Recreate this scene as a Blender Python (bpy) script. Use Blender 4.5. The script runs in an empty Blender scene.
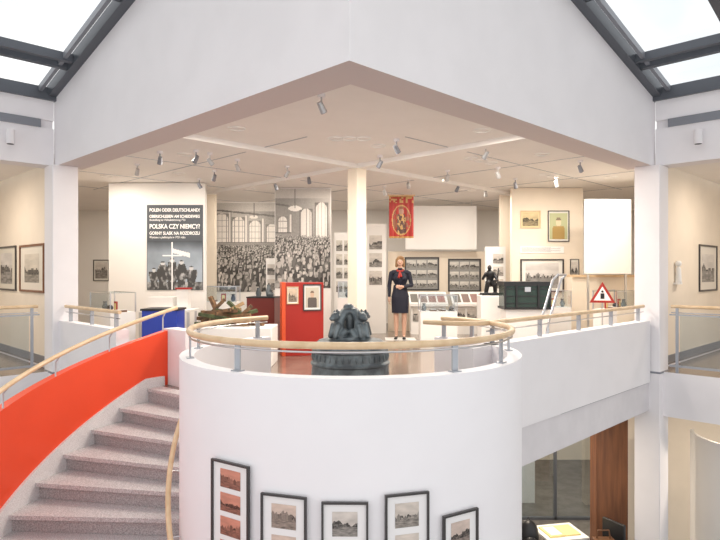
import bpy, bmesh, math, random
import numpy as np
from mathutils import Vector, Matrix, noise
R=math.radians
random.seed(4)
S2=math.sqrt(2)
def hsh(i,j=0,s=0):
    x=math.sin(i*127.1+j*311.7+s*74.7)*43758.5453
    return x-math.floor(x)
# ------------------------------------------------------------ materials
def mat(name,col,rough=.6,metal=0,noise=0,nscale=20,bump=0,bscale=60,col2=None,emit=0,coat=0,detail=3):
    m=bpy.data.materials.new(name); m.use_nodes=True
    nt=m.node_tree; b=nt.nodes['Principled BSDF']
    b.inputs['Base Color'].default_value=(*col,1); b.inputs['Roughness'].default_value=rough
    b.inputs['Metallic'].default_value=metal
    if coat: b.inputs['Coat Weight'].default_value=coat
    if emit:
        b.inputs['Emission Color'].default_value=(*col,1); b.inputs['Emission Strength'].default_value=emit
    tc=nt.nodes.new('ShaderNodeTexCoord')
    if noise or col2:
        n=nt.nodes.new('ShaderNodeTexNoise'); n.inputs['Scale'].default_value=nscale; n.inputs['Detail'].default_value=detail
        nt.links.new(tc.outputs['Object'],n.inputs['Vector'])
        r=nt.nodes.new('ShaderNodeValToRGB'); r.color_ramp.elements[0].position=.38; r.color_ramp.elements[1].position=.62
        c2=col2 or tuple(c*(1-noise) for c in col)
        r.color_ramp.elements[0].color=(*c2,1); r.color_ramp.elements[1].color=(*col,1)
        nt.links.new(n.outputs['Fac'],r.inputs['Fac']); nt.links.new(r.outputs['Color'],b.inputs['Base Color'])
    if bump:
        n2=nt.nodes.new('ShaderNodeTexNoise'); n2.inputs['Scale'].default_value=bscale
        nt.links.new(tc.outputs['Object'],n2.inputs['Vector'])
        bp=nt.nodes.new('ShaderNodeBump'); bp.inputs['Strength'].default_value=bump; bp.inputs['Distance'].default_value=.01
        nt.links.new(n2.outputs['Fac'],bp.inputs['Height']); nt.links.new(bp.outputs['Normal'],b.inputs['Normal'])
    return m
def woodmat(name,c1,c2,sc=(2,30,30),rough=.4):
    m=mat(name,c1,rough); nt=m.node_tree; b=nt.nodes['Principled BSDF']
    tc=nt.nodes.new('ShaderNodeTexCoord'); mp=nt.nodes.new('ShaderNodeMapping'); mp.inputs['Scale'].default_value=sc
    n=nt.nodes.new('ShaderNodeTexNoise'); n.inputs['Scale'].default_value=1.5; n.inputs['Detail'].default_value=5
    r=nt.nodes.new('ShaderNodeValToRGB'); r.color_ramp.elements[0].position=.35; r.color_ramp.elements[1].position=.65
    r.color_ramp.elements[0].color=(*c2,1); r.color_ramp.elements[1].color=(*c1,1)
    nt.links.new(tc.outputs['Object'],mp.inputs[0]); nt.links.new(mp.outputs[0],n.inputs['Vector'])
    nt.links.new(n.outputs['Fac'],r.inputs['Fac']); nt.links.new(r.outputs['Color'],b.inputs['Base Color'])
    return m
WHITE=mat('wall_paint',(.88,.85,.865),.7,bump=.05,bscale=90,noise=.03,nscale=2)
DRUM=mat('drum_paint',(.93,.905,.93),.6,bump=.04,bscale=90,noise=.02,nscale=2)
SOFF=mat('beam_soffit_shade_tint',(.70,.615,.60),.7)  # underside of the upper wall; its pinkish shade is tinted into the colour
CEIL=mat('ceiling_paint',(.90,.865,.83),.7,noise=.02,nscale=3)
CREAM=mat('warm_wall_paint',(.86,.76,.63),.7,noise=.04,nscale=2)
IWHITE=mat('interior_white',(.89,.87,.84),.6)
SLAB=mat('slab_concrete_paint',(.74,.71,.73),.7,noise=.05,nscale=4)
RED=mat('red_lacquer',(.86,.075,.022),.4,noise=.04,nscale=2)
RED2=mat('kiosk_red',(.40,.022,.014),.4)
DRED=mat('oxblood',(.16,.025,.018),.4)
ORANGE=mat('kiosk_orange',(.75,.10,.03),.4)
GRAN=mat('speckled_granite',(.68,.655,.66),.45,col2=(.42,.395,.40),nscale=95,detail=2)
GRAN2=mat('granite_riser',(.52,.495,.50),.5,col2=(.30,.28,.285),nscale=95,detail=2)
SKIRT=mat('terrazzo_skirting',(.80,.78,.78),.5,col2=(.62,.59,.59),nscale=120)
WOOD=woodmat('beech_handrail',(.80,.60,.39),(.69,.48,.28),(6,6,6),.35)
WOODD=woodmat('brown_veneer',(.24,.10,.045),(.15,.06,.03),(12,12,1))
METAL=mat('brushed_steel',(.6,.6,.62),.3,metal=1)
PLATE=mat('painted_steel_plate',(.42,.44,.48),.4,metal=.5)
DARKM=mat('dark_window_frame',(.12,.13,.15),.4,metal=.3)
GREYM=mat('grey_metal_strip',(.25,.26,.29),.4,metal=.3)
BLACK=mat('black_satin',(.015,.015,.017),.4)
SILV=mat('silver_lamp',(.55,.55,.56),.35,metal=.6)
FRAME=mat('dark_frame',(.05,.045,.045),.4)
CHAR=mat('charcoal_panel',(.09,.10,.115),.6)
BRONZE=mat('patinated_bronze',(.20,.235,.25),.42,metal=.45,col2=(.09,.105,.115),nscale=9,bump=.12,bscale=30,detail=6)
BLUE=mat('blue_case',(.015,.05,.42),.3)
GREEN=mat('dark_green_case',(.02,.045,.035),.2)
FLOOR=woodmat('polished_gallery_floor',(.27,.205,.165),(.20,.15,.12),(3,3,1),.14)
LFLOOR=mat('lower_floor_stone',(.16,.15,.14),.25,noise=.3,nscale=5)
YEL=mat('yellow_paper',(.85,.70,.30),.6)
NAVY=mat('navy_uniform',(.012,.014,.03),.7)
SKIN=mat('mannequin_skin',(.68,.42,.31),.5)
HAIR=mat('blond_hair',(.38,.21,.09),.6,noise=.4,nscale=60)
TIMBER=woodmat('old_timber',(.26,.14,.065),(.08,.05,.03),(10,10,10),.8)
TIML=woodmat('pale_timber',(.50,.34,.18),(.30,.19,.10),(10,10,10),.8)
TIMG=mat('mossy_timber',(.10,.12,.05),.8,noise=.5,nscale=15)
LEATHER=mat('brown_leather',(.16,.07,.03),.5,bump=.2)
def glassmat(name,tint,fac):
    m=bpy.data.materials.new(name); m.use_nodes=True; nt=m.node_tree; nt.nodes.remove(nt.nodes['Principled BSDF'])
    o=nt.nodes['Material Output']; t=nt.nodes.new('ShaderNodeBsdfTransparent'); t.inputs[0].default_value=(*tint,1)
    g=nt.nodes.new('ShaderNodeBsdfGlossy'); g.inputs['Roughness'].default_value=.03
    x=nt.nodes.new('ShaderNodeMixShader'); x.inputs[0].default_value=fac
    nt.links.new(t.outputs[0],x.inputs[1]); nt.links.new(g.outputs[0],x.inputs[2]); nt.links.new(x.outputs[0],o.inputs[0])
    return m
GLASS=glassmat('balustrade_glass',(.86,.9,.92),.08)
RGLASS=glassmat('skylight_glass',(.95,.965,.97),.04)
PRINT=bpy.data.materials.new('printed_surface'); PRINT.use_nodes=True
_n=PRINT.node_tree; _a=_n.nodes.new('ShaderNodeAttribute'); _a.attribute_name='Col'
_n.links.new(_a.outputs['Color'],_n.nodes['Principled BSDF'].inputs['Base Color']); _n.nodes['Principled BSDF'].inputs['Roughness'].default_value=.55
# ------------------------------------------------------------ mesh builder
def T(x,y,z=0,deg=0): return Matrix.Translation((x,y,z))@Matrix.Rotation(R(deg),4,'Z')
class MB:
    def __init__(s): s.v=[];s.f=[];s.m=[];s.c=[];s.mats=[]
    def mi(s,m):
        if m not in s.mats: s.mats.append(m)
        return s.mats.index(m)
    def add(s,vs,fs,m,M=None,col=None):
        o=len(s.v)
        for p in vs:
            p=Vector(p)
            s.v.append(tuple(M@p) if M else tuple(p))
        k=s.mi(m)
        for i,f in enumerate(fs):
            s.f.append([o+a for a in f]); s.m.append(k); s.c.append(col[i] if col else (1,1,1))
    def box(s,x0,x1,y0,y1,z0,z1,m,M=None):
        vs=[(x,y,z) for z in(z0,z1) for y in(y0,y1) for x in(x0,x1)]
        s.add(vs,[(0,2,3,1),(4,5,7,6),(0,1,5,4),(2,6,7,3),(0,4,6,2),(1,3,7,5)],m,M)
    def cyl(s,p0,p1,r0,m,r1=None,n=14,M=None):
        r1=r0 if r1 is None else r1
        p0=Vector(p0);p1=Vector(p1);t=(p1-p0).normalized()
        a=t.orthogonal().normalized();b=t.cross(a)
        vs=[]
        for p,r in((p0,r0),(p1,r1)):
            for i in range(n):
                g=2*math.pi*i/n; vs.append(p+a*math.cos(g)*r+b*math.sin(g)*r)
        fs=[(i,(i+1)%n,n+(i+1)%n,n+i) for i in range(n)]+[tuple(range(n))[::-1],tuple(range(n,2*n))]
        s.add(vs,fs,m,M)
    def tube(s,pts,r,m,n=12,M=None,cap=True):
        pts=[Vector(p) for p in pts]; vs=[]; prev=None
        for i,p in enumerate(pts):
            t=(pts[min(i+1,len(pts)-1)]-pts[max(i-1,0)]).normalized()
            if prev is None: a=t.orthogonal().normalized()
            else:
                a=(prev-t*prev.dot(t)).normalized()
            prev=a;b=t.cross(a)
            for k in range(n):
                g=2*math.pi*k/n; vs.append(p+a*math.cos(g)*r+b*math.sin(g)*r)
        fs=[(i*n+k,i*n+(k+1)%n,(i+1)*n+(k+1)%n,(i+1)*n+k) for i in range(len(pts)-1) for k in range(n)]
        fs+=[tuple(range(n))[::-1],tuple(range((len(pts)-1)*n,len(pts)*n))]
        s.add(vs,fs,m,M)
    def sph(s,c,r,m,seg=16,rings=10,M=None,Rm=None):
        if not hasattr(r,'__len__'): r=(r,r,r)
        c=Vector(c);vs=[]
        def P(x,y,z):
            q=Vector((x*r[0],y*r[1],z*r[2]))
            if Rm: q=Rm@q
            return c+q
        vs.append(P(0,0,1))
        for i in range(1,rings):
            th=math.pi*i/rings
            for k in range(seg):
                g=2*math.pi*k/seg; vs.append(P(math.sin(th)*math.cos(g),math.sin(th)*math.sin(g),math.cos(th)))
        vs.append(P(0,0,-1)); L=len(vs)-1
        fs=[(0,1+k,1+(k+1)%seg) for k in range(seg)]
        for i in range(rings-2):
            a=1+i*seg;b=a+seg
            fs+=[(a+k,b+k,b+(k+1)%seg,a+(k+1)%seg) for k in range(seg)]
        a=1+(rings-2)*seg
        fs+=[(L,a+(k+1)%seg,a+k) for k in range(seg)]
        s.add(vs,fs,m,M)
    def caps(s,p0,p1,r0,r1,m,M=None):
        s.cyl(p0,p1,r0,m,r1,14,M); s.sph(p0,r0,m,14,8,M); s.sph(p1,r1,m,14,8,M)
    def lathe(s,prof,c,m,n=48,sx=1,sy=1,M=None):
        vs=[];
        for r,z in prof:
            for k in range(n):
                g=2*math.pi*k/n; vs.append((c[0]+r*sx*math.cos(g),c[1]+r*sy*math.sin(g),c[2]+z))
        fs=[(i*n+k,i*n+(k+1)%n,(i+1)*n+(k+1)%n,(i+1)*n+k) for i in range(len(prof)-1) for k in range(n)]
        fs+=[tuple(range(n))[::-1],tuple(range((len(prof)-1)*n,len(prof)*n))]
        s.add(vs,fs,m,M)
    def prism(s,poly,z0,z1,m,mtop=None,mbot=None):
        n=len(poly)
        vs=[(x,y,z0) for x,y in poly]+[(x,y,z1) for x,y in poly]
        s.add(vs,[(i,(i+1)%n,n+(i+1)%n,n+i) for i in range(n)],m)
        s.add(vs,[tuple(range(n,2*n))],mtop or m); s.add(vs,[tuple(range(n))[::-1]],mbot or m)
    def xz(s,poly,y0,y1,m,M=None,mbot=None):
        n=len(poly); vs=[(x,y0,z) for x,z in poly]+[(x,y1,z) for x,z in poly]
        fs=[(i,(i+1)%n,n+(i+1)%n,n+i) for i in range(n)]
        s.add(vs,[tuple(range(n)),tuple(range(n,2*n))[::-1]]+fs[1:],m,M); s.add(vs,[fs[0]],mbot or m,M)
    def bar(s,p0,p1,w,h,m):
        p0=Vector(p0);p1=Vector(p1);t=p1-p0;L=t.length;t.normalize()
        a=t.cross(Vector((0,0,1))).normalized();b=a.cross(t)
        vs=[p+a*i*w/2+b*j*h/2 for p in(p0,p1) for j in(-1,1) for i in(-1,1)]
        s.add(vs,[(0,2,3,1),(4,5,7,6),(0,1,5,4),(2,6,7,3),(0,4,6,2),(1,3,7,5)],m)
    def arc(s,c,r0,r1,a0,a1,zb,zt,m,mi=None,n=48,mtop=None):
        zb=zb if callable(zb) else (lambda a,q=zb:q); zt=zt if callable(zt) else (lambda a,q=zt:q)
        vs=[]
        for i in range(n+1):
            a=a0+(a1-a0)*i/n; cs,sn=math.cos(R(a)),math.sin(R(a))
            for r,z in((r0,zb(a)),(r1,zb(a)),(r1,zt(a)),(r0,zt(a))): vs.append((c[0]+r*cs,c[1]+r*sn,z))
        def q(a,b): return [(i*4+a,i*4+b,i*4+4+b,i*4+4+a) for i in range(n)]
        s.add(vs,q(1,2)+q(0,1)+[(0,1,2,3),(n*4+3,n*4+2,n*4+1,n*4)],m)
        s.add(vs,q(2,3),mtop or m); s.add(vs,q(3,0),mi or m)
    def prt(s,M,x0,x1,z0,z1,nx,nz,fn,y=0):
        vs=[(x0+(x1-x0)*i/nx,y,z0+(z1-z0)*j/nz) for j in range(nz+1) for i in range(nx+1)]
        fs=[];cl=[]
        for j in range(nz):
            for i in range(nx):
                a=j*(nx+1)+i; fs.append((a,a+1,a+nx+2,a+nx+1)); cl.append(fn((i+.5)/nx,(j+.5)/nz))
        s.add(vs,fs,PRINT,M,cl)
    def build(s,name,parent=None,sharp=35,bevel=0,recalc=True):
        me=bpy.data.meshes.new(name); me.from_pydata(s.v,[],s.f)
        for m in s.mats: me.materials.append(m)
        for p,k in zip(me.polygons,s.m): p.material_index=k
        if PRINT in s.mats:
            at=me.color_attributes.new('Col','FLOAT_COLOR','CORNER')
            for p in me.polygons:
                c=s.c[p.index]
                for li in p.loop_indices: at.data[li].color=(*c,1)
        if recalc:
            bm=bmesh.new(); bm.from_mesh(me); bmesh.ops.recalc_face_normals(bm,faces=bm.faces); bm.to_mesh(me); bm.free()
        for p in me.polygons: p.use_smooth=True
        me.set_sharp_from_angle(angle=R(sharp))
        o=bpy.data.objects.new(name,me); bpy.context.scene.collection.objects.link(o)
        if parent: o.parent=parent
        if bevel:
            b=o.modifiers.new('Bevel','BEVEL'); b.width=bevel; b.segments=2; b.limit_method='ANGLE'; b.angle_limit=R(50)
        return o
def empty(name):
    o=bpy.data.objects.new(name,None); bpy.context.scene.collection.objects.link(o); return o
def remesh(o,vox,smooth,mats,fn):
    r=o.modifiers.new('r','REMESH'); r.mode='VOXEL'; r.voxel_size=vox
    s=o.modifiers.new('s','SMOOTH'); s.iterations=smooth; s.factor=.5
    dg=bpy.context.evaluated_depsgraph_get(); me=bpy.data.meshes.new_from_object(o.evaluated_get(dg))
    o.modifiers.clear(); o.data=me; me.materials.clear()
    for m in mats: me.materials.append(m)
    for p in me.polygons: p.use_smooth=True; p.material_index=fn(p.center)
    return o
# ------------------------------------------------------------ painted prints
def g3(v,t=(1,1,1)): return (v*t[0],v*t[1],v*t[2])
def fr(x,y,s): return noise.fractal(Vector((x,y,s*3.7)),1,2,4)
def landscape(seed,t=(1,.93,.85)):
    town=hsh(seed,9)>.4
    def f(u,v):
        hz=.33+.06*math.sin(u*3+seed)
        tl=hz+.12+.22*fr(u*3,0,seed)
        if town:
            b=math.floor(u*7+hsh(seed)*3); bh=hz+.10+.28*hsh(b,seed); q=(u*7+hsh(seed)*3)%1
            bh-=.10*abs(q-.5)*2
            if hz<v<bh:
                if (u*35)%1<.4 and (v*22)%1<.45: return g3(.07,t)
                return g3(.18+.25*hsh(b,seed+2),t)
        if v>tl+.05: return g3(.52+.14*v+.12*fr(u*2,v*5,seed),t)
        if v>hz: return g3(max(.03,.10+.16*fr(u*14,v*14,seed)),t)
        return g3(max(.05,.24+.1*(hz-v)+.16*fr(u*5,v*16,seed+2)),t)
    return f
def portrait(bg,skin,cloth):
    def f(u,v):
        if ((u-.5)/.16)**2+((v-.66)/.17)**2<1: return skin if v<.74 else tuple(c*.35 for c in skin)
        if v<.48 and abs(u-.5)<.36-.3*max(0,v-.3): return cloth
        return bg
    return f
HW,HH=340,230
def paint_hall():
    A=np.zeros((HH,HW)); yy,xx=np.mgrid[0:HH,0:HW].astype(float); u=xx/HW; v=yy/HH
    A[:]=.44+.14*np.sin(u*5+v*2)
    A=np.where(v>.9,.55,A)
    for i in range(5):
        cx=.07+.135*i; w=.052-.004*i; top=.88-.04*i; bot=.46
        h=np.sqrt(np.maximum(0,w*w-(u-cx)**2))*1.4
        ins=(abs(u-cx)<w)&(v>bot)&(v<top-w*1.4+h)
        A=np.where(ins,.66+.2*v,A); rim=(abs(u-cx)<w*1.22)&(v>bot)&(v<top)&~ins; A=np.where(rim,.24,A)
        A=np.where(ins&(((u-cx)/w*1.5)%1<.12),.3,A); A=np.where(ins&((v*15)%1<.12),.36,A)
        A=np.where((abs(u-cx-.0675)<.011)&(v>bot)&(v<top+.02),.62-.4*((u-cx-.0675)/.011),A)
    for i in range(2):
        cx=.80+.125*i; w=.044; top=.80+.06*i
        h=np.sqrt(np.maximum(0,w*w-(u-cx)**2))*1.4
        ins=(abs(u-cx)<w)&(v>.5)&(v<top-w*1.4+h)
        A=np.where(ins,.74,A); A=np.where((abs(u-cx)<w*1.25)&(v>.5)&(v<top)&~ins,.2,A)
        A=np.where(ins&(((u-cx)/w*1.5)%1<.12),.3,A)
    A=np.where((abs(v-.92+.14*u)<.010)&(u<.66),.18,A)
    A=np.where((v>.50)&(v<.555)&(u<.68),.30,A); A=np.where((v>.55)&(v<.56)&(u<.68),.12,A)
    for (cx,cy,s) in((.71,.80,.055),(.33,.84,.035)):
        A=np.where(((u-cx)/s)**2+((v-cy)/(s*.5))**2<1,.88,A); A=np.where((abs(u-cx)<.003)&(v>cy),.15,A)
    rs=np.random.RandomState(8)
    A+=rs.normal(0,.03,A.shape)
    A=np.where(v<.50,.09,A)
    k=HW/HH; y=.52
    while y>-.12:
        s0=.008+.050*(.52-y)/.6
        x=-.02+rs.rand()*s0
        while x<1.02:
            s=s0*rs.uniform(.75,1.3)
            px=x+rs.uniform(-.4,.4)*s; py=y+rs.uniform(-.7,.7)*s; g=rs.uniform(.03,.15) if rs.rand()<.8 else rs.uniform(.25,.5)
            A=np.where(((u-px)/(s*.85))**2+((v-(py-s*1.9*k))/(s*1.7*k))**2<1,g,A)
            if rs.rand()<.35: A=np.where((abs(u-px)<s*.13)&(abs(v-(py-s*1.0*k))<s*.5*k),.6,A)
            hd=((u-px)/(s*.38))**2+((v-py)/(s*.52*k))**2; hg=rs.uniform(.32,.65)
            A=np.where(hd<1,hg,A); A=np.where((hd<1)&((v>py+s*.15*k)|(u<px-s*.15)),rs.choice([.06,.08,.25,.45]),A)
            x+=s*rs.uniform(1.1,1.8)
        y-=s0*1.15
    A*=.95+.2*np.sin(u*9+2)*np.cos(v*4)
    return np.clip(A,.02,.85)
HALL=paint_hall()
def hall(u0,u1,dark=1.0):
    def f(u,v):
        i=min(HW-1,int((u0+(u1-u0)*u)*HW)); j=min(HH-1,int(v*HH)); return g3(float(HALL[j,i])*dark,(1,.94,.87))
    return f
def framed(mb,M,w,h,photos,fm=FRAME,fw=.018,board=(.86,.85,.83),d=.025,res=18,boards=None):
    mb.box(0,w,-d,0,0,fw,fm,M);mb.box(0,w,-d,0,h-fw,h,fm,M);mb.box(0,fw,-d,0,fw,h-fw,fm,M);mb.box(w-fw,w,-d,0,fw,h-fw,fm,M)
    mb.prt(M,fw,w-fw,fw,h-fw,1,1,(boards or (lambda u,v:board)),y=-.006)
    for (x0,x1,z0,z1,fn) in photos:
        mb.prt(M,x0*w,x1*w,z0*h,z1*h,int(res*1.4),res,fn,y=-.009)
# ------------------------------------------------------------ layout
CX=-.08; KY=4.45; D=4.43; L=D*S2; C=(CX,5.5)
cR=(CX+D,KY+D); cL=(CX-D,KY+D)
F={1:T(CX,KY,0,45),-1:T(CX,KY,0,-45)}
W={1:T(cR[0],cR[1],0,-45),-1:T(cL[0],cL[1],0,45)}
def sb(mb,frm,s,x0,x1,y0,y1,z0,z1,m):
    if s<0: x0,x1=-x1,-x0
    mb.box(x0,x1,y0,y1,z0,z1,m,frm[s])
ZC=3.2; LF=-3.3; BB=3.02; EA=4.09; SL=.222
def spt(s,x,y,z): return (x if s>0 else 2*CX-x, y, z)
names={1:'right',-1:'left'}
for s in(1,-1):
    mb=MB(); x0=0 if s>0 else .4
    poly=[(x0*s,BB),(L*s+.05*s,BB),(L*s+.05*s,EA),(x0*s,EA+SL*(L-x0))]
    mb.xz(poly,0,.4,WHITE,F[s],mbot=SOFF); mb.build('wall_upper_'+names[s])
    mb=MB(); sb(mb,W,s,.02,9,.05,.35,BB,EA-.02,WHITE); sb(mb,W,s,.2,9,-.02,.05,3.56,3.68,GREYM); sb(mb,W,s,.02,9,0,.05,BB,3.56,WHITE); sb(mb,W,s,.02,9,0.0,.05,3.68,EA-.02,WHITE)
    sb(mb,W,s,.0,9,-.05,.08,EA-.12,EA-.02,DARKM)
    mb.build('wall_wing_upper_'+names[s])
    mb=MB(); c=cR if s>0 else (cL[0]+.05,cL[1]); M=T(c[0],c[1]+.08,0,45)
    mb.box(-.18,.18,-.18,.18,LF,BB,WHITE,M); mb.box(-.19,.19,-.19,.19,-.03,0.0,GREYM,M)
    mb.build('column_'+names[s],bevel=.01)
for s in(1,-1):
    mb=MB()
    def P(u,q,dz=0): return spt(s,cR[0]+(u-q)/S2+.07,cR[1]-(u+q)/S2,EA+SL*q+dz)
    for u in(.0,1.25,2.5,3.75,5,6.25,7.5):
        mb.bar(P(u,-.02),P(u,min(L+u,9.9)-.1),.13,.16,DARKM)
        mb.bar(P(u,-.02,.09),P(u,min(L+u,9.9)-.1,.09),.05,.06,GREYM)
    mb.bar(P(.17,.1,.0),P(.17,L-.1,.0),.05,.08,GREYM)
    for q in(.04,.86,1.05,2.6,4.2,5.8,7.4,9):
        mb.bar(P(max(.06,q-L+.12),q),P(8.5,q),.09,.11,DARKM)
    if s>0: mb.bar((CX,KY,EA+SL*L),(CX,.2,EA+SL*(L+3)),.12,.16,DARKM)
    a=[P(0,0,.05),P(0,L,.05),P(10-L,10,.05),P(8.6,10,.05),P(8.6,0,.05)]
    mb.add(a,[(0,1,2,3,4)],RGLASS)
    mb.build('window_skylight_'+names[s])
mb=MB()
sb(mb,F,1,1.6,L-.15,0,.16,-.16,.74,WHITE); sb(mb,F,1,1.2,L-.15,.03,.3,-.58,-.17,SLAB); sb(mb,F,1,1.2,L-.15,.02,.2,-.175,-.155,GREYM)
mb.build('wall_parapet_right')
mb=MB(); sb(mb,F,-1,4.12,L-.15,0,.16,-.16,.74,WHITE); sb(mb,F,-1,4.15,L-.15,.03,.3,-.58,-.17,SLAB); sb(mb,F,-1,4.15,L-.15,.02,.2,-.175,-.155,GREYM)
mb.build('wall_parapet_left')
ST0=142; DA=6.9; RI=1.53; RO=3.25
def pol(r,a): return (C[0]+r*math.cos(R(a)),C[1]+r*math.sin(R(a)))
poly=[C,(.85,5.40),(cR[0]-.02,cR[1]+.02),(9,13.55),(9,17.1),(-9.2,17.1),(-9.2,13.6),(cL[0]+.02,cL[1]+.02)]
poly+=[pol(3.34,a) for a in(148,146,144,142)]
mb=MB(); mb.prism(poly,-.57,0,SLAB,mtop=FLOOR,mbot=CEIL); mb.build('floor')
for s in(1,-1):
    q=[(cR[0]+.02,cR[1]),(cR[0]+6,cR[1]-6),(cR[0]+9.1,cR[1]-2.9),(cR[0]+3.1,cR[1]+3.1)]
    q=[spt(s,x,y,0)[:2] for x,y in q]
    m2=MB(); m2.prism(q,-.66,-.01,WHITE,mtop=FLOOR,mbot=CEIL); m2.build('floor_wing_'+names[s])
    q=[(cR[0]+.2,cR[1]+.2),(cR[0]+6,cR[1]-5.6),(cR[0]+9.1,cR[1]-2.9),(cR[0]+3.1,cR[1]+3.1)]
    q=[spt(s,x,y,0)[:2] for x,y in q]
    m2=MB(); m2.prism(q,ZC-.1,ZC+.1,CEIL); m2.build('ceiling_wing_'+names[s])
    m2=MB(); sb(m2,F,s,L+.22,L+6.5,.1,.3,0,ZC,CREAM); sb(m2,F,s,L+.22,L+4.3,.085,.1,0,.12,GREYM); m2.build('wall_divider_'+names[s])
    m2=MB(); sb(m2,W,s,0,9,4.3,4.5,-.01,ZC,CREAM); m2.build('wall_wing_back_'+names[s])
mb=MB(); mb.prism([(CX,4.95),(CX+4.3,9.25),(9,13.85),(9,17.1),(-9.2,17.1),(-9.2,13.9),(CX-4.3,9.25)],ZC,ZC+.2,CEIL)
for a in(45,-45):
    M=T(-.05,9.8,0,a); e0,e1=(-3.2,8.5) if a==45 else (-8.5,3.2)
    mb.box(e0,e1,-.09,.09,ZC-(.07 if a==45 else .069),ZC+.01,CEIL,M)
    for off in(-1.9,1.9,3.8,5.7):
        f0,f1=e0,e1
        if off<0: f0,f1=(-1.0,6) if a==45 else (-6,1.0)
        if off>3: f0,f1=(-3.0,4) if a==45 else (-4,3.0)
        mb.box(f0,f1,off-.010,off+.010,ZC-.005,ZC+.01,PLATE,M)
mb.build('ceiling')
mb=MB(); mb.box(-9.2,9,17,17.2,0,ZC,IWHITE); mb.build('wall_back')
mb=MB(); mb.box(-9.3,-9.1,13.3,17.2,0,ZC,CREAM); mb.build('wall_side_left')
mb=MB(); mb.box(8.9,9.1,13.3,17.2,0,ZC,CREAM); mb.build('wall_side_right')
# drum
mb=MB()
mb.arc(C,1.39,1.51,130,410,-.3,.74,DRUM,n=110)
mb.arc(C,1.39,1.51,50,130,LF,-.002,DRUM,n=36); mb.arc(C,1.39,1.51,130,410,LF,-.3,DRUM,n=110)
mb.build('wall_drum')
mb=MB(); mb.lathe([(0.01,-.1),(1.388,-.1),(1.388,.004),(.01,.004)],(C[0],C[1],0),FLOOR,n=72); mb.build('floor_drum')
mb=MB(); pts=[(*pol(1.43,a),.95) for a in range(131,410,3)]
mb.tube(pts,.026,WOOD,14)
mb.tube([(p[0],p[1],.905) for p in pts],.008,METAL,8)
for a in(136,176,202,236,302,326,358,30,46):
    x,y=pol(1.43,a); M=T(x,y,0,a)
    mb.box(-.006,.006,-.026,.026,.735,.925,PLATE,M); mb.box(-.03,.03,-.04,.04,.738,.748,PLATE,M)
mb.build('drum_handrail')
# stairs
def nz(a): return -.17*(a-ST0)/DA
mb=MB()
for k in range(1,20):
    a0=ST0+DA*(k-1)-.4; a1=ST0+DA*k+.45; z=-.17*k
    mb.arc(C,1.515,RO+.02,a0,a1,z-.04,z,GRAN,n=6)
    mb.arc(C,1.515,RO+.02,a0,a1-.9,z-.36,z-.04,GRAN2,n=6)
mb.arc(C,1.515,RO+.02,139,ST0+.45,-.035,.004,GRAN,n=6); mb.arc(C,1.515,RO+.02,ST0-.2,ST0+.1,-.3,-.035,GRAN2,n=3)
mb.build('staircase')
def wt(a):
    return .70-.0134*(a-137) if a<180 else (.70-.0134*43)-.0246*(a-180)
mb=MB()
mb.arc(C,RO+.03,RO+.13,137,272,lambda a:min(nz(a)-.35,-.2) if a>148 else .0,wt,WHITE,mi=RED,n=90,mtop=RED)
mb.arc(C,2.86,RO+.14,133.6,136.9,0,.72,WHITE,n=4)
mb.build('wall_stair_red')
mb=MB()
mb.arc(C,RO-.0,RO+.029,138,272,lambda a:min(nz(a)-.3,-.1) if a>142 else 0,lambda a:nz(a)+.13 if a>142 else .12,SKIRT,n=90); mb.build('baseboard_stair')
def rz(a): return .96-.0145*(a-137) if a<180 else (.96-.0145*43)-.0246*(a-180)
mb=MB(); mb.tube([(*pol(RO+.0,a),rz(a)) for a in range(135,262,3)],.024,WOOD,14)
for a in range(138,262,13):
    x,y=pol(RO,a); x2,y2=pol(RO+.05,a)
    mb.tube([(x2,y2,wt(a)-.02),(x2,y2,rz(a)-.08),(x,y,rz(a)-.02)],.009,METAL,8)
mb.build('stair_handrail')
mb=MB(); mb.tube([(*pol(1.60,a),nz(a)+.90) for a in range(150,262,3)],.023,WOOD,14)
for a in range(156,262,16):
    x,y=pol(1.60,a); x2,y2=pol(1.50,a); z=nz(a)+.9
    mb.tube([(x,y,z-.02),(x,y,z-.07),(x2,y2,z-.07)],.008,METAL,8)
mb.build('stair_handrail')
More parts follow.
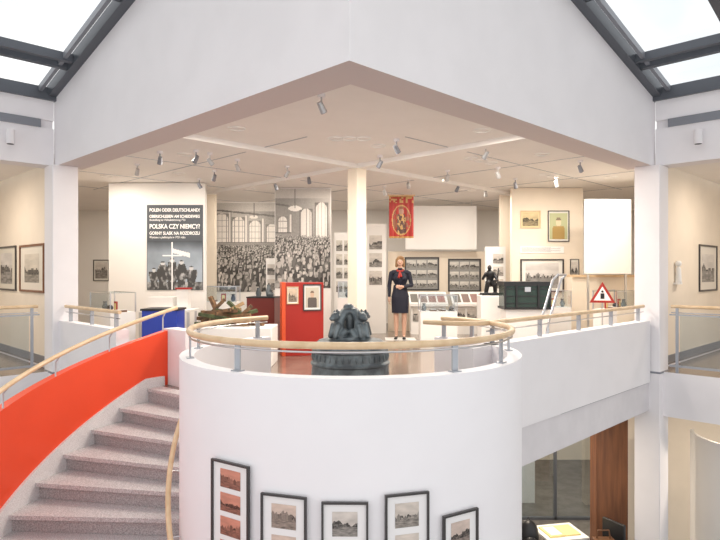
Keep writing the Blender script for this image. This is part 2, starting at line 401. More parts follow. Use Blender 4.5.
for s in(1,-1):
    mb=MB(); x0=1.95 if s>0 else 4.2
    M=F[s]
    def Q(x,y,z): return M@Vector((x*s,y,z))
    pts=[Q(x0+(L-.2-x0)*i/20,.08,.95) for i in range(21)]
    if s>0: pts=[Q(1.62,.60,.95),Q(1.65,.38,.95),Q(1.75,.18,.95)]+pts
    mb.tube(pts,.024,WOOD,12)
    mb.tube([Q(x0,.08,.87),Q(L-.2,.08,.87)],.008,METAL,8)
    n=5 if s>0 else 3
    for i in range(n):
        p=Q(x0+.1+(L-.5-x0)*i/(n-1),.08,0)
        mb.box(-.006,.006,-.025,.025,.735,.93,PLATE,T(p.x,p.y,0,45*s))
    mb.build('parapet_handrail')
    mb=MB(); M2=W[s]
    def Q2(x,y,z): return M2@Vector((x*s,y,z))
    mb.tube([Q2(.22,.06,.95),Q2(6,.06,.95)],.024,WOOD,12)
    mb.tube([Q2(.22,.06,.86),Q2(6,.06,.86)],.01,METAL,8)
    for i in range(7):
        x=.3+.9*i
        sb(mb,W,s,x-.02,x+.02,.05,.062,-.01,.93,PLATE)
        if i<6: sb(mb,W,s,x+.04,x+.86,.054,.06,.1,.82,GLASS)
    sb(mb,W,s,.2,6,.04,.07,.07,.1,PLATE); sb(mb,W,s,.2,6,.04,.07,.82,.84,PLATE)
    mb.build('glass_balustrade')
    mb=MB(); p=Q2(.62,-.10,3.24)
    mb.cyl(p,(p.x,p.y,p.z+.2),.055,WHITE,n=20); mb.cyl((p.x,p.y,p.z-.004),(p.x,p.y,p.z),.045,BLACK,n=20)
    q=Q2(.62,.0,3.34); mb.bar((p.x,p.y,3.34),q,.03,.03,WHITE); mb.build('wall_lamp')
mb=MB(); M=F[-1]@Matrix.Translation((-L-2.03,.099,1.12)); framed(mb,M,1.25,.79,[(.2,.8,.2,.8,landscape(3,(1,.9,.75)))],fw=.035,fm=WOODD,board=(.78,.72,.62)); mb.build('framed_picture')
mb=MB(); M=F[-1]@Matrix.Translation((-L-3.45,.099,1.12)); framed(mb,M,1.2,.80,[(.2,.8,.15,.85,landscape(6))],fw=.03,board=(.7,.65,.55)); mb.build('framed_picture')
mb=MB(); M=F[1]@Matrix.Translation((L+2.5,.099,1.10)); framed(mb,M,1.1,.85,[(.15,.85,.2,.8,landscape(9))],fw=.03,board=(.75,.7,.62)); mb.build('framed_picture')
mb=MB(); M=F[1]@Matrix.Translation((L+1.25,.098,1.25)); mb.box(-.1,.1,-.08,0,.0,.03,IWHITE,M); mb.caps((0,-.05,.05),(0,-.05,.25),.05,.04,IWHITE,M); mb.sph((0,-.05,.34),.05,IWHITE,M=M); mb.build('wall_bust')
# ------------------------------------------------------------ drum frames
frs=[(-.90,.36,.80,.115,4),(-.507,.33,.50,-.046,2),(-.10,.31,.50,-.07,2),(.31,.31,.50,-.03,2),(.69,.31,.5,-.22,2)]
for i,(x,w,h,zt,n) in enumerate(frs):
    a=-90+math.degrees(math.asin((x-CX)/1.51)); px,py=pol(1.511,a)
    M=T(px,py,zt-h,a+90)@Matrix.Translation((-w/2,-.012,0))
    mb=MB(); ph=[]
    tt=[(1,.42,.30),(1,.78,.66),(1,.9,.82),(1,.88,.78),(1,.8,.7)][i]
    for k in range(n):
        H=.84/n; z1=(.93 if i==0 else .87)-k*H; ph.append((.23,.77,z1-H*.78,z1,landscape(i*5+k+2,tt)))
    framed(mb,M,w,h,ph,fm=FRAME,fw=.014,board=(.88,.86,.86),d=.022,res=40); mb.build('framed_photograph')
# ------------------------------------------------------------ bell
mb=MB()
prof=[(.02,0.0),(.43,.0),(.45,.03),(.44,.08),(.405,.2),(.385,.36),(.375,.38),(.385,.40),(.365,.42),(.352,.58),(.365,.59),(.365,.605),(.35,.62),(.343,.70),(.352,.71),(.352,.73),(.338,.745),(.325,.775),(.29,.805),(.2,.82),(.02,.825)]
mb.lathe(prof,(-.09,5.55,.02),BRONZE,72)
for k in range(36):
    a=2*math.pi*k/36; mb.sph((-.09+.349*math.cos(a),5.55+.349*math.sin(a),.68),(.011,.011,.03),BRONZE,8,6)
bell=mb.build('bronze_bell',sharp=25)
mb=MB()
mb.lathe([(.02,-.03),(.19,-.03),(.19,.02),(.14,.035),(.02,.035)],(0,0,0),BRONZE,40)
mb.cyl((0,0,0),(0,0,.24),.055,BRONZE,.06); mb.sph((0,0,.25),(.09,.08,.04),BRONZE); mb.sph((-.015,0,.29),(.05,.05,.03),BRONZE)
for k in range(4):
    a=R(90*k+40); cs,sn=math.cos(a),math.sin(a)
    def q(r,t,z): return (r*cs-t*sn,r*sn+t*cs,z)
    mb.caps(q(.15,0,.06),q(.12,0,.17),.055,.045,BRONZE); mb.caps(q(.12,0,.17),q(.06,0,.245),.042,.036,BRONZE)
    mb.sph(q(.175,0,.205),(.044,.044,.042),BRONZE); mb.sph(q(.215,0,.19),(.024,.024,.02),BRONZE)
    for t in(-.03,.03):
        mb.sph(q(.16,t,.245),(.013,.013,.018),BRONZE,8,6); mb.caps(q(.17,t*1.4,.13),q(.205,t*1.3,.03),.021,.02,BRONZE)
        mb.caps(q(.11,t*2.1,.07),q(.16,t*2.1,.03),.034,.024,BRONZE)
cr=mb.build('crown_figures',bell); remesh(cr,.0065,1,[BRONZE],lambda c:0); cr.location=(-.09,5.55,.84)
# ------------------------------------------------------------ posters / panels
def textobj(s,x,y,z,w,par,m,name,bold=.004):
    cu=bpy.data.curves.new(name,'FONT'); cu.body=s; cu.size=.1; cu.extrude=.001; cu.offset=bold
    o=bpy.data.objects.new(name,cu); bpy.context.scene.collection.objects.link(o); cu.materials.append(m)
    bpy.context.view_layer.update(); k=w/max(o.dimensions.x,.01)
    o.scale=(k,min(k*1.25,1.35),1); o.rotation_euler=(R(90),0,0); o.location=(x,y,z); o.parent=par; return o
mb=MB(); mb.box(-4.9,-3.02,11.7,11.82,0,3.19,IWHITE); mb.box(-4.15,-3.06,11.685,11.7,1.10,2.76,CHAR)
def miners(u,v):
    sky=.30+.22*(1-v)+.08*fr(u*3,v*3,2)
    if abs(u-.45)<.012 and v<.98: return g3(.9)
    if abs(v-.80+.3*(u-.45))<.045 and .45<u<.78: return g3(.82)
    if abs(v-.70)<.014 and .28<u<.62: return g3(.85)
    for k,(cx,hh,w) in enumerate(((.62,.56,.09),(.28,.54,.09),(.45,.60,.10),(.80,.44,.09),(.12,.40,.08))):
        if ((u-cx)/(w*.45))**2+((v-hh)/.045)**2<1: return g3(.62 if v<hh+.015 else .06)
        if v<hh-.03 and abs(u-cx)<w*(.95-.25*math.sin(v*14)): return g3(.06+.55*max(0,fr(u*16,v*9,k+1)))
    if v<.16: return g3(max(.06,.25+.4*fr(u*9,v*9,5)))
    return g3(sky*min(1,.25+(1-v)*3),(.82,.95,1.1))
mb.prt(Matrix.Identity(4),-4.14,-3.07,1.11,2.06,80,76,miners,y=11.682)
pp=mb.build('exhibition_title_panel',sharp=30)
TW=mat('text_white',(.95,.95,.93),.6)
for i,(t,z,w,b) in enumerate([('POLEN ODER DEUTSCHLAND?',2.63,.98,.003),('OBERSCHLESIEN AM SCHEIDEWEG',2.51,.98,.003),('Ausstellung zur Volksabstimmung 1921',2.45,.7,.001),('POLSKA CZY NIEMCY?',2.30,.98,.003),('GORNY SLASK NA ROZDROZU',2.18,.98,.003),('Wystawa o plebiscycie w 1921 roku',2.11,.7,.001)]):
    textobj(t,-4.10,11.68,z,w,pp,TW,'text_line_%d'%i,b)
I4=Matrix.Identity(4)
mb=MB(); mb.box(-3.4,-1.8,13.8,13.9,0,3.06,IWHITE); mb.prt(I4,-3.38,-1.82,1.0,3.04,160,170,hall(0,.55),y=13.79); mb.build('crowd_mural')
mb=MB(); mb.box(-1.76,-.60,12.4,12.5,0,3.19,IWHITE); mb.prt(I4,-1.75,-.61,1.12,3.17,140,190,hall(.55,1.0),y=12.39); mb.build('crowd_mural')
mb=MB(); mb.box(-2.02,-1.78,12.9,12.96,0,1.75,IWHITE)
for i in range(3): mb.prt(I4,-1.99,-1.81,.75+.32*i,.98+.32*i,10,8,landscape(i+30),y=12.88)
mb.build('info_stele')
mb=MB(); mb.box(-.58,-.2,13.6,13.68,0,2.35,IWHITE)
for i in range(4):
    for j in range(2): mb.prt(I4,-.54+.18*j,-.40+.18*j,1.0+.31*i,1.24+.31*i,12,12,landscape(i*3+j+40,(1,.95,.85)),y=13.59)
mb.build('photo_board')
mb=MB(); mb.box(.12,.62,14.2,14.26,0,2.6,IWHITE)
for i in range(3): mb.prt(I4,.22,.52,1.15+.42*i,1.48+.42*i,14,12,landscape(i+60,(1,.93,.85)),y=14.19)
mb.build('photo_board')
mb=MB(); M=T(-.05,9.8,0,45); mb.box(-.11,.11,-.11,.11,0,ZC-.07,CREAM,M); mb.build('column_centre',bevel=.008)
mb=MB(); mb.box(-3.38,-3.15,13,13.2,0,ZC,CREAM); mb.build('column_back_left')
mb=MB(); mb.box(3.15,3.38,13.4,13.6,0,ZC,CREAM); mb.build('column_back_right')
def banner(a,b,c):
    def f(u,v):
        if v<.05 or v>.96: return c
        if v>.82: return b if hsh(math.floor(u*12),math.floor(v*24))>.5 else a
        e=((u-.5)/.36)**2+((v-.42)/.33)**2
        if e<1:
            p=fr(u*7,v*8,3)
            if ((u-.5)/.10)**2+((v-.62)/.07)**2<1: return (.45,.28,.2)
            if abs(u-.5)<.18-.1*(v-.3) and v<.56: return b if p>.1 else (.12,.06,.05)
            return (.30,.12,.07) if p>0 else a
        if e<1.18: return b
        return a
    return f
def fold(x0,x1,y,z0,z1,fn,name):
    mb=MB(); nx,nz=40,50; vs=[(x0+(x1-x0)*i/nx,y+.02*math.sin(i*.8)*(1-.5*j/nz),z0+(z1-z0)*j/nz) for j in range(nz+1) for i in range(nx+1)]
    fs=[];cl=[]
    for j in range(nz):
        for i in range(nx):
            a=j*(nx+1)+i; fs.append((a,a+1,a+nx+2,a+nx+1)); cl.append(fn((i+.5)/nx,(j+.5)/nz))
    mb.add(vs,fs,PRINT,None,cl); mb.cyl((x0-.03,y,z1),(x1+.03,y,z1),.015,WOOD)
    for x in(x0+.05,x1-.05): mb.cyl((x,y,z1),(x,y,ZC),.004,METAL)
    mb.build(name,recalc=False)
fold(.64,1.18,13.2,2.2,3.14,banner((.42,.03,.025),(.58,.36,.14),(.5,.3,.1)),'hanging_banner')
mb=MB(); mb.box(1.1,2.82,14.5,14.54,2.0,3.05,IWHITE)
for x in(1.2,2.7): mb.cyl((x,14.52,3.05),(x,14.52,ZC),.006,METAL)
mb.build('hanging_screen')
mb=MB(); mb.box(.7,3.9,14.8,14.95,0,1.96,CREAM); mb.build('display_partition')
def board(name,x0,x1,z0,z1,y,nx,nz,seed):
    mb=MB(); M=T(x0,y,z0); w=x1-x0;h=z1-z0; ph=[]
    for i in range(nx):
        for j in range(nz):
            a=.04+.92*i/nx; b=.05+.9*j/nz
            ph.append((a+.015,a+.92/nx-.02,b+.03,b+.9/nz-.04,landscape(seed+i*3+j,(1,.97,.9))))
    framed(mb,M,w,h,ph,fw=.035,board=(.30,.30,.29),res=12); mb.build(name)
board('photo_display_board',1.1,1.95,1.0,1.82,14.798,3,3,50); board('photo_display_board',2.17,2.98,.97,1.78,14.798,3,3,70)
for k,x in enumerate((1.15,2.15)):
    mb=MB(); M=T(x,13.9,0)
    vs=[(0,0,.72),(.9,0,.72),(.9,.5,.98),(0,.5,.98),(0,0,.66),(.9,0,.66),(.9,.5,.92),(0,.5,.92)]
    mb.add(vs,[(0,1,2,3),(4,7,6,5),(0,4,5,1),(1,5,6,2),(2,6,7,3),(3,7,4,0)],IWHITE,M)
    for i in range(4):
        vs=[(.04+.21*i,.05,.75),(.21+.21*i,.05,.75),(.21+.21*i,.4,.93),(.04+.21*i,.4,.93)]
        mb.add(vs,[(0,1,2,3)],PRINT,M,[(.2+.06*i,.19,.17)])
    mb.box(.04,.86,.1,.45,0,.70,IWHITE,M)
    for i in range(3): mb.prt(M,.08+.27*i,.30+.27*i,.3,.6,12,10,landscape(90+k*5+i),y=.09)
    mb.build('display_desk')
mb=MB(); mb.box(3.14,4.61,12.4,12.55,0,3.19,CREAM); mb.build('partition_wall')
def pic(x,z,w,h,y,fn,fm=FRAME,fw=.02,bd=(.8,.78,.72),m=.12,name='framed_picture'):
    mb=MB(); framed(mb,T(x,y,z),w,h,[(m,1-m,m,1-m,fn)],fm=fm,fw=fw,board=bd); mb.build(name)
pic(3.31,2.36,.42,.36,12.4,landscape(12,(1,.8,.45)),fm=WOOD,bd=(.7,.6,.35))
pic(3.88,2.08,.44,.64,12.4,portrait((.50,.52,.30),(.75,.6,.4),(.45,.30,.10)),fw=.015,m=.08)
pic(3.31,1.04,.9,.68,12.4,landscape(15,(1,.95,.9)),fw=.03)
pic(4.34,1.3,.18,.42,12.4,landscape(16),fw=.01)
pic(-6.95,2.1,.5,.75,17.0,portrait((.5,.4,.3),(.6,.45,.3),(.1,.08,.07)))
pic(-7.55,1.2,.45,.6,17.0,landscape(81)); pic(-6.95,1.2,.5,.6,17.0,landscape(82))
pic(4.3,1.9,.5,.7,17.0,landscape(83)); pic(2.9,2.3,.35,.5,17.0,landscape(84))
mb=MB(); mb.box(3.31,4.21,12.385,12.4,1.84,1.98,IWHITE)
for i in range(5): mb.box(3.34,3.34+(.8 if i%2 else .6),12.383,12.385,1.87+.02*i,1.875+.02*i,CHAR)
mb.build('text_panel')
mb=MB(); mb.box(2.7,3.13,12.9,12.98,0,2.0,IWHITE)
for i in range(3): mb.prt(I4,2.86,3.08,1.1+.27*i,1.3+.27*i,14,10,landscape(20+i),y=12.89)
mb.build('photo_board')
mb=MB(); mb.box(4.31,5.2,11.5,11.55,1.42,2.85,IWHITE)
for x in(4.38,5.1): mb.box(x-.02,x+.02,11.51,11.54,0,1.42,METAL); mb.box(x-.03,x+.03,11.3,11.75,0,.03,METAL)
mb.build('freestanding_panel')
mb=MB(); mb.box(4.2,5.5,11.9,12.2,.0,1.35,CREAM); mb.box(4.2,5.5,11.85,12.2,1.35,1.40,WOOD); mb.build('low_cabinet')
mb=MB(); mb.box(2.2,2.6,10.9,11.3,0,1.02,IWHITE); mb.build('plinth',bevel=.01)
mb=MB(); mb.box(-.16,.16,-.12,.12,0,.05,BLACK)
mb.caps((-.07,-.02,.08),(-.05,-.08,.24),.04,.045,BLACK); mb.caps((-.05,-.08,.24),(.02,.05,.22),.05,.06,BLACK)
mb.caps((.1,.0,.08),(.08,-.06,.2),.035,.04,BLACK); mb.caps((.08,-.06,.2),(.02,.05,.22),.045,.06,BLACK)
mb.caps((.02,.05,.22),(.0,-.0,.40),.065,.075,BLACK); mb.caps((.0,0,.40),(-.01,-.03,.46),.035,.03,BLACK); mb.sph((-.015,-.05,.51),(.038,.045,.052),BLACK)
mb.caps((-.07,0,.40),(-.14,-.06,.31),.032,.026,BLACK); mb.caps((-.14,-.06,.31),(-.10,-.12,.40),.026,.02,BLACK)
mb.caps((.08,0,.40),(.13,-.05,.28),.032,.026,BLACK); mb.caps((.13,-.05,.28),(.05,-.12,.27),.026,.02,BLACK)
mb.caps((.13,.03,.05),(.14,-.1,.5),.012,.012,BLACK)
o=mb.build('bronze_statue'); remesh(o,.008,2,[BLACK],lambda c:0); o.location=(2.4,11.1,1.02)
mb=MB(); mb.box(2.43,3.22,10.1,10.6,.82,.86,BLACK); mb.box(2.45,3.2,10.12,10.58,.86,1.22,GREEN)
mb.box(2.42,3.23,10.09,10.61,1.22,1.29,BLACK); mb.box(2.77,2.87,10.08,10.12,1.12,1.2,METAL)
for x in(2.43,2.62,2.99,3.19): mb.box(x,x+.03,10.09,10.12,.86,1.22,BLACK)
for z in(.92,1.04,1.16): mb.box(2.45,3.2,10.11,10.12,z,z+.012,BLACK)
mb.box(2.47,3.18,10.14,10.56,0,.82,IWHITE); mb.build('wooden_chest')
def vitrine(x,y,a,w,d,base,n,seed,z0=0):
    mb=MB(); M=T(x,y,z0,a); mb.box(-w/2,w/2,-d/2,d/2,0,base,IWHITE,M)
    h=.3
    for sx in(-1,1):
        for sy in(-1,1): mb.box(sx*w/2-.008,sx*w/2+.008,sy*d/2-.008,sy*d/2+.008,base,base+h,METAL,M)
    mb.box(-w/2-.008,w/2+.008,-d/2-.008,-d/2+.008,base+h,base+h+.014,METAL,M); mb.box(-w/2-.008,w/2+.008,d/2-.008,d/2+.008,base+h,base+h+.014,METAL,M)
    mb.box(-w/2,w/2,-d/2-.002,-d/2+.002,base,base+h,GLASS,M); mb.box(-w/2,w/2,-d/2,d/2,base+h,base+h+.006,GLASS,M)
    for i in range(n):
        px=-w/2+w*(i+.5)/n; k=int(hsh(i,seed)*4)
        if k==0: mb.lathe([(.03,0),(.05,.06),(.025,.12),(.035,.15)],(px,0,base),BRONZE,16,M=M)
        elif k==1: mb.box(px-.06,px+.06,-.08,.08,base,base+.03,LEATHER,M); mb.box(px-.05,px+.05,-.07,.07,base+.03,base+.035,IWHITE,M)
        elif k==2: mb.box(px-.05,px+.05,.0,.02,base,base+.16,RED2,M); mb.box(px-.03,px+.03,-.002,0,base+.03,base+.13,YEL,M)
        else: mb.sph((px,0,base+.05),(.05,.05,.05),BLACK,12,8,M); mb.box(px-.06,px+.06,-.05,.05,base,base+.01,BLACK,M)
    mb.build('glass_vitrine')
vitrine(4.45,10.45,45,.9,.4,.82,5,3); vitrine(3.45,11.3,0,.9,.45,.80,5,5); vitrine(-4.0,9.7,-45,.8,.4,.82,4,7); vitrine(-2.9,12.3,0,.8,.4,.85,4,9); vitrine(1.5,11.6,0,.7,.4,.70,4,11); vitrine(-.25,11.9,0,.35,.35,.95,1,2); vitrine(3.0,12.6,0,1.2,.5,.9,5,5,LF)
mb=MB(); M=T(4.0,9.9,.98,-20)
def tri(sz,y0,y1,m,dz=0): mb.xz([(-sz,-sz*.58+dz),(sz,-sz*.58+dz),(0,sz*1.15+dz)],y0,y1,m,M)
tri(.20,0,.012,RED2,.08); tri(.135,-.004,0,TW,.08); mb.box(-.03,.03,-.008,-.004,.03,.12,BLACK,M); mb.sph((0,-.006,.15),(.02,.004,.02),BLACK,10,6,M)
mb.cyl((0,.02,-.98),(0,.02,.2),.012,METAL,M=M); mb.lathe([(.12,-.98),(.12,-.96),(.01,-.95)],(0,.02,0),METAL,20,M=M); mb.build('warning_sign')
mb=MB(); M=T(-1.03,10.6,0,12); mb.box(-.36,.36,-.2,.2,0,1.27,RED2,M); mb.box(-.365,-.30,-.21,.2,0,1.275,ORANGE,M)
mb.build('red_kiosk',bevel=.005)
mb=MB(); framed(mb,M@Matrix.Translation((.0,-.201,.78)),.32,.46,[(.14,.86,.12,.88,portrait((.6,.55,.45),(.6,.42,.3),(.12,.1,.09)))],fw=.02); mb.build('framed_portrait')
mb=MB(); framed(mb,M@Matrix.Translation((-.28,-.201,.9)),.2,.3,[(.14,.86,.12,.88,landscape(33,(1,.8,.6)))],fw=.015,fm=WOOD); mb.build('framed_picture')
mb=MB(); M=T(-1.78,11.1,0,-8); mb.box(-.26,.26,-.2,.2,0,.98,DRED,M); mb.box(-.27,.27,-.21,.21,.98,1.0,BLACK,M)
for x,y,z in((-.1,0,.16),(.08,.04,.22),(.16,-.08,.12)): mb.lathe([(.04,1.0),(.055,1.0+z*.4),(.03,1.0+z*.8),(.035,1.0+z)],(x,y,0),BRONZE,20,M=M)
mb.build('exhibit_pedestal')
mb=MB(); mb.box(-2.60,-1.35,9.15,9.85,0,.60,IWHITE); mb.build('plinth',bevel=.01)
mb=MB()
for i in range(24):
    lay=i//6; a=random.uniform(-40,40); z=.632+.062*lay; x=-2.12+random.uniform(-.27,.27)*(1-.12*lay); y=9.55+random.uniform(-.12,.12); l=random.uniform(.42,.62)*(1-.08*lay)
    tl=random.uniform(-1,1) if lay==0 else random.uniform(-14,14)
    M=T(x,y,z,a if i%3 else a*.3)@Matrix.Rotation(R(tl),4,'Y')
    mb.box(-l*.6,l*.6,-.045,.045,-.028,.028,random.choice([TIMBER,TIMBER,TIMG,TIML]),M)
# broken beams leaning up out of the heap
for (x0,z0,x1,z1,m) in((-2.5,.66,-2.15,1.02,TIMBER),(-1.75,.66,-2.1,.98,TIMG),(-2.35,.70,-1.85,.96,TIML),(-2.2,.68,-2.38,1.06,TIMBER),(-1.95,.70,-1.72,.92,TIMBER)):
    mb.bar((x0,9.5,z0),(x1,9.55,z1),.08,.055,m)
mb.build('timber_pile',bevel=.004)
mb=MB(); mb.box(-3.22,-2.70,8.85,9.25,.45,.88,BLUE); mb.box(-3.19,-2.73,8.88,9.22,0,.45,IWHITE); mb.box(-3.24,-2.68,8.83,9.27,.88,.91,BLACK); mb.build('blue_display_case',bevel=.006)
mb=MB(); mb.box(-3.95,-3.0,10.6,11.2,.74,.78,IWHITE)
for x in(-3.92,-3.07):
    for y in(10.63,11.13): mb.box(x,x+.04,y,y+.04,0,.74,METAL)
mb.box(-3.8,-3.35,10.75,11.05,.78,1.0,IWHITE); mb.box(-3.3,-3.1,10.8,11.0,.78,1.14,IWHITE); mb.prism([(-3.32,10.78),(-3.08,10.78),(-3.08,11.02),(-3.32,11.02)],1.14,1.17,RED2)
mb.build('model_table')
mb=MB()
for dx in(0,.14):
    mb.tube([(2.30+dx,6.98+dx,1.42),(2.24+dx,6.97+dx,1.36),(2.04+dx,6.8+dx,.86),(1.98+dx,6.76+dx,.64),(1.80+dx,6.5+dx,.60)],.014,METAL,10)
mb.cyl((1.80,6.5,.60),(1.94,6.64,.60),.014,METAL); mb.cyl((2.3,6.98,1.42),(2.44,7.12,1.42),.014,METAL)
mb.cyl((2.03,6.80,.8),(2.03,6.80,0),.02,METAL); mb.cyl((2.17,6.94,.8),(2.17,6.94,0),.02,METAL)
mb.build('steel_grab_rail')
# ------------------------------------------------------------ mannequin
man=empty('mannequin'); man.location=(.87,13.0,0.004); man.rotation_euler=(0,0,R(-6)); man.scale=(1.03,1.03,1.03)
mb=MB(); B=NAVY
mb.sph((0,0,.95),(.165,.115,.14),B); mb.sph((0,0,1.08),(.125,.09,.15),B); mb.sph((0,0,1.27),(.16,.105,.17),B)
mb.sph((-.07,-.075,1.27),(.06,.05,.06),B); mb.sph((.07,-.075,1.27),(.06,.05,.06),B)
mb.caps((-.145,0,1.40),(.145,0,1.40),.05,.05,B); mb.caps((0,0,1.40),(0,-.01,1.53),.05,.045,B)
mb.sph((0,-.005,1.63),(.072,.09,.098),B); mb.sph((0,-.045,1.575),(.045,.05,.045),B); mb.caps((0,-.09,1.635),(0,-.108,1.605),.009,.013,B)
mb.sph((-.074,0,1.62),(.012,.02,.03),B,10,8); mb.sph((.074,0,1.62),(.012,.02,.03),B,10,8)
for sx in(-1,1):
    mb.caps((.09*sx,0,.9),(.085*sx,-.01,.49),.088,.055,B); mb.caps((.085*sx,-.01,.49),(.083*sx,.01,.30),.055,.05,B); mb.caps((.083*sx,.01,.30),(.08*sx,.015,.09),.05,.034,B)
    mb.caps((.08*sx,.03,.045),(.085*sx,-.12,.03),.036,.028,B); mb.sph((.088*sx,-.15,.026),(.038,.06,.024),B)
def hand(w,d,up):
    w=Vector(w);d=Vector(d).normalized();sd=Vector(up);n=d.cross(sd)
    mb.sph(w+d*.045,(.035,.035,.035),B,10,8); mb.caps(w,w+d*.08,.024,.028,B)
    for k,l in enumerate((.07,.08,.075,.058)):
        b=w+d*.085+sd*(k-1.5)*.019; m1=b+d*l*.55; mb.caps(b,m1,.009,.008,B); mb.caps(m1,m1+d*l*.4+n*l*.3,.008,.0075,B)
    b=w+d*.03-sd*.03; mb.caps(b,b+d*.04-sd*.02,.011,.009,B); mb.caps(b+d*.04-sd*.02,b+d*.07-sd*.018,.009,.008,B)
mb.caps((-.185,0,1.38),(-.23,.01,1.12),.05,.042,B); mb.caps((-.23,.01,1.12),(-.225,-.04,.90),.042,.03,B); hand((-.225,-.045,.88),(0,-.1,-1),(0,1,0))
mb.caps((.185,0,1.38),(.24,.0,1.13),.05,.042,B); mb.caps((.24,0,1.13),(.10,-.17,1.10),.042,.03,B); hand((.08,-.18,1.10),(-1,-.15,.05),(0,0,1))
bd=mb.build('body',man)
def mf(c):
    if c.z>1.49: return 1
    if c.z<.06: return 2
    if c.z<.56: return 1
    if c.z<.89 and c.x<-.19: return 1
    if c.x<.085 and c.y<-.15 and 1.0<c.z<1.2: return 1
    return 0
remesh(bd,.0065,3,[NAVY,SKIN,BLACK],mf)
mb=MB(); mb.lathe([(.12,1.08),(.15,1.02),(.18,.9),(.185,.8),(.175,.55),(.165,.55),(.13,.9)],(0,0,0),NAVY,40,1,.78); mb.lathe([(.135,1.13),(.155,1.0),(.19,.88),(.185,.88),(.13,1.1)],(0,0,0),NAVY,40,1,.78)
mb.build('skirt',man)
mb=MB(); mb.tube([(.07*math.cos(R(a)),-.005+.06*math.sin(R(a)),1.445+.02*math.sin(R(a))) for a in range(0,361,20)],.016,RED2,10)
mb.caps((0,-.09,1.42),(-.02,-.115,1.30),.016,.026,RED2); mb.caps((0,-.09,1.42),(.025,-.115,1.32),.014,.022,RED2)
mb.build('scarf',man)
mb=MB()
for sx in(-1,1):
    mb.sph((.027*sx,-.086,1.645),(.012,.007,.006),TW,10,8); mb.sph((.027*sx,-.091,1.645),(.005,.004,.005),BLACK,8,6); mb.box(.0285*sx-.0135,.0285*sx+.0135,-.092,-.086,1.66,1.664,HAIR)
mb.sph((0,-.094,1.583),(.02,.008,.006),RED2,10,8); mb.build('face',man)
mb=MB(); mb.sph((0,.012,1.655),(.086,.098,.092),HAIR,28,20)
for sx in(-1,1): mb.caps((.072*sx,.01,1.66),(.078*sx,-.005,1.53),.03,.028,HAIR)
mb.sph((0,.06,1.58),(.08,.05,.08),HAIR); mb.sph((.03,-.06,1.705),(.055,.035,.03),HAIR)
hr=mb.build('hair',man); remesh(hr,.007,2,[HAIR],lambda c:0)
mb=MB(); mb.box(.55,1.2,12.75,13.3,0,.004,IWHITE); mb.build('mannequin_base')
# ------------------------------------------------------------ track spots
def spot(x,y,dx,dy,m=SILV):
    mb=MB(); mb.cyl((x,y,ZC),(x,y,ZC-.03),.04,WHITE,n=18); mb.cyl((x,y,ZC-.03),(x,y,ZC-.10),.009,m)
    d=Vector((dx,dy,-1)).normalized(); p=Vector((x,y,ZC-.125))
    mb.cyl(p-d*.05,p+d*.06,.028,m,.036,18); mb.cyl(p+d*.06,p+d*.064,.031,BLACK,n=18); mb.build('track_spotlight')
for i,a in enumerate([(-.38,5.9,.5,.6),(-2.35,8.6,-.7,.6),(-2.2,8.8,.7,.5),(-2.5,10.3,-.5,.6),(-1.9,9.3,.4,.8),(.48,7.9,.6,.6),(1.74,8.3,-.5,.6),(3.45,9.4,.6,.5),(1.5,10.3,-.2,.8),(.3,9.0,-.6,.5),(2.3,10.0,.6,.7),(-.9,10.6,.1,.8),(-3.6,9.7,-.4,.7),(2.9,11.2,.3,.5),(-1.2,9.9,-.6,.4),(-1.6,11.4,.3,.7),(.9,11.2,.2,.8),(1.9,11.7,-.4,.6),(3.6,11.0,.4,.5),(-3.0,11.2,.5,.4),(.5,12.2,.3,.6),(-2.9,8.7,-.3,.6),(2.6,12.4,.2,.6)]): spot(*a,m=(SILV,GREYM)[i%2])
dl=empty('recessed_downlights')
mb=MB(); LP=[]
for (x,y) in[(-.32,7.85),(-.14,7.85),(.04,7.85),(.25,8.3),(-1.5,7.3),(1.5,7.4),(-2.6,8.9),(2.7,8.9),(-1.2,11.2),(1.3,11.2),(1.5,11.35),(-3.2,10.6),(3.3,10.7),(3.5,10.9),(0,12.2),(2.2,12.6),(2.4,12.8),(-2.3,12.6),(-4.6,10.9),(4.6,11.0),(-4.6,13.6),(0.2,15),(3.8,14.8),(-2.6,15.6),(-6,15),(6,15),(1.7,9.2),(1.9,9.4),(2.1,9.6),(-1.0,8.9),(-4.0,15.5)]:
    mb.arc((x,y),.095,.11,0,360,ZC-.012,ZC,IWHITE,n=24); LP.append((x,y))
mb.build('trim_rings',dl)
def light(name,x,y,z,pw,size,col,par):
    l=bpy.data.lights.new(name,'AREA'); l.shape='DISK'; l.size=size; l.energy=pw; l.color=col
    o=bpy.data.objects.new(name,l); bpy.context.scene.collection.objects.link(o); o.location=(x,y,z); o.parent=par
for i,(x,y) in enumerate(LP): light('lamp_%d'%i,x,y,ZC-.024,23,.185,(1,.915,.81),dl)
for s in(1,-1):
    for u,v in((1.2,1.8),(3,2.2)):
        p=W[s]@Vector((u*s,v,0)); light('lamp_w',p.x,p.y,ZC-.115,34,.16,(1,.88,.75),dl)
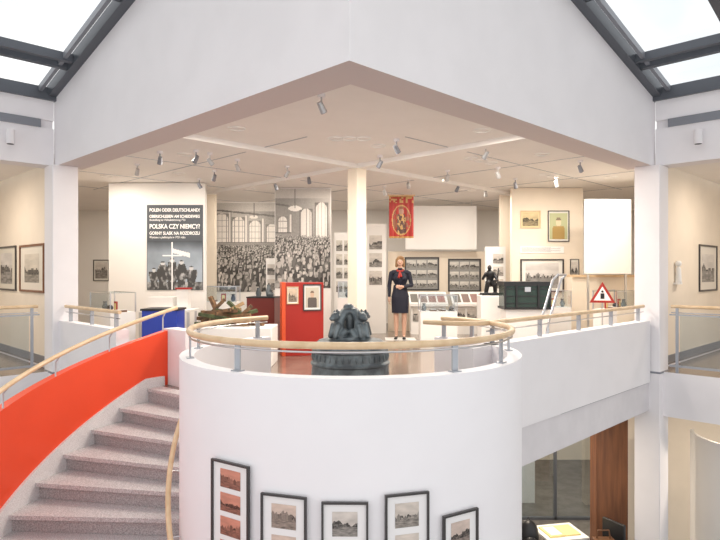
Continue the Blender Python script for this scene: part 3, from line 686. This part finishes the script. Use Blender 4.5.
# ------------------------------------------------------------ lower level
mb=MB(); mb.prism([(-12,-3),(12,-3),(13,16),(-13,16)],LF-.1,LF,LFLOOR); mb.build('floor_lower')
mb=MB(); mb.box(-13,13,15.2,15.4,LF,-.57,CREAM); mb.build('wall_lower_back')
mb=MB(); mb.box(4.6,12,10.6,10.8,LF,-.66,CREAM,None); mb.build('wall_lower_right')
mb=MB(); mb.box(3.72,4.22,9.45,9.7,LF,-.57,WOODD); mb.box(3.7,4.24,9.43,9.72,LF,LF+.1,BLACK); mb.build('timber_pillar')
mb=MB()
for i in range(5):
    x=1.5+.75*i; mb.box(x-.025,x+.025,11.5,11.56,LF,-.6,DARKM)
for i in range(4): mb.box(1.525+.75*i,2.225+.75*i,11.52,11.535,LF+.05,-.65,GLASS)
mb.box(1.5,4.5,11.5,11.56,LF,LF+.05,DARKM); mb.box(1.5,4.5,11.5,11.56,-.65,-.58,DARKM); mb.box(1.5,4.5,11.5,11.56,-1.35,-1.3,DARKM)
mb.build('glass_partition')
mb=MB()
for i in range(5):
    z=LF+.05+.5*i; mb.box(2.0,3.8,14.8,15.15,z,z+.03,WOODD)
    x=2.03
    if i<4:
        while x<3.7:
            w=random.uniform(.03,.07); mb.box(x,x+w,14.85,15.1,z+.03,z+random.uniform(.28,.42),random.choice([RED2,BLUE,IWHITE,GREEN,YEL,LEATHER])); x+=w+.004
for x in(1.97,3.8): mb.box(x,x+.03,14.8,15.15,LF,LF+2.3,WOODD)
mb.build('bookshelf')
mb=MB(); M=T(3.08,9.25,LF,12); mb.box(-.33,.33,-.28,.28,.72,.75,IWHITE,M)
for x in(-.31,.27):
    for y in(-.26,.22): mb.box(x,x+.04,y,y+.04,0,.72,METAL,M)
mb.build('reading_table')
mb=MB(); mb.box(-.26,-.01,-.18,.18,.752,.775,YEL,M); mb.box(.0,.25,-.18,.18,.752,.77,YEL,M); mb.box(-.22,-.04,-.14,.14,.775,.777,IWHITE,M); mb.build('open_book')
def chair(x,y,a,name='office_chair'):
    mb=MB(); M=T(x,y,LF,a)
    mb.box(-.2,.2,-.2,.2,.43,.49,BLACK,M); mb.box(-.19,.19,.17,.22,.58,1.0,BLACK,M)
    for q in(-.16,.16): mb.tube([(q,.19,.45),(q,.21,.62)],.013,METAL,8,M); mb.tube([(q,-.16,.44),(q,-.18,0)],.013,METAL,8,M); mb.tube([(q,.16,.44),(q,.2,0)],.013,METAL,8,M)
    mb.build(name,bevel=.015)
chair(2.50,9.15,80); chair(3.66,8.95,-60)
mb=MB(); mb.sph((0,0,.24),(.16,.12,.25),BLACK); mb.sph((0,-.11,.15),(.12,.06,.12),BLACK); mb.tube([(.06,.1,.38),(.1,.16,.3),(.1,.15,.12),(.07,.1,.06)],.014,BLACK); mb.tube([(-.06,.1,.38),(-.1,.16,.3),(-.1,.15,.12),(-.07,.1,.06)],.014,BLACK); mb.tube([(-.03,0,.46),(0,0,.52),(.03,0,.46)],.01,BLACK)
o=mb.build('backpack'); o.location=(2.56,9.13,LF+.502)
mb=MB(); mb.box(-.15,.15,-.07,.07,0,.30,LEATHER); mb.box(-.155,.155,-.08,-.07,.1,.305,LEATHER); mb.tube([(-.1,0,.30),(-.08,0,.42),(.08,0,.42),(.1,0,.30)],.013,LEATHER)
o=mb.build('leather_bag',bevel=.02); o.location=(3.62,8.92,LF+.492)
mb=MB(); mb.arc((6.2,9.3),.9,.95,150,235,LF,-1.1,IWHITE,n=24); mb.build('curved_screen')
ll=empty('lower_downlights')
mb=MB()
for i,(x,y) in enumerate([(2.6,8.8),(3.2,10.6),(1.5,10.5),(2.8,13.2),(4.4,12.5),(5.9,8.6),(-5,9),(0,12)]):
    mb.arc((x,y),.065,.085,0,360,-.592 if x<5 else -.67,-.57 if x<5 else -.66,METAL,n=20); light('lamp_l%d'%i,x,y,-.595 if x<5 else -.675,38,.14,(1,.86,.7),ll)
mb.build('trim_rings',ll)
mb=MB(); mb.cyl((5.3,8.7,-.66),(5.3,8.7,-.78),.01,WHITE); mb.cyl((5.26,8.68,-.75),(5.36,8.76,-.88),.045,WHITE); mb.build('track_spotlight')
# ------------------------------------------------------------ world, camera
w=bpy.data.worlds.new('sky'); bpy.context.scene.world=w; w.use_nodes=True; nt=w.node_tree
bg=nt.nodes['Background']; bg.inputs['Strength'].default_value=1.34
tc=nt.nodes.new('ShaderNodeTexCoord'); n=nt.nodes.new('ShaderNodeTexNoise'); n.inputs['Scale'].default_value=3; n.inputs['Detail'].default_value=4
r=nt.nodes.new('ShaderNodeValToRGB'); r.color_ramp.elements[0].color=(.66,.72,.75,1); r.color_ramp.elements[1].color=(1,.985,.975,1); r.color_ramp.elements[0].position=.32; r.color_ramp.elements[1].position=.56
nt.links.new(tc.outputs['Generated'],n.inputs['Vector']); nt.links.new(n.outputs['Fac'],r.inputs['Fac']); nt.links.new(r.outputs['Color'],bg.inputs['Color'])
cam=bpy.data.cameras.new('camera'); co=bpy.data.objects.new('camera',cam); bpy.context.scene.collection.objects.link(co)
co.location=(0,0,1.45); co.rotation_euler=(R(90),0,0); cam.lens=30; cam.sensor_width=36; cam.shift_y=.003; cam.clip_start=.05
bpy.context.scene.camera=co
try:
    bpy.context.scene.view_settings.view_transform='Standard'
except Exception: pass
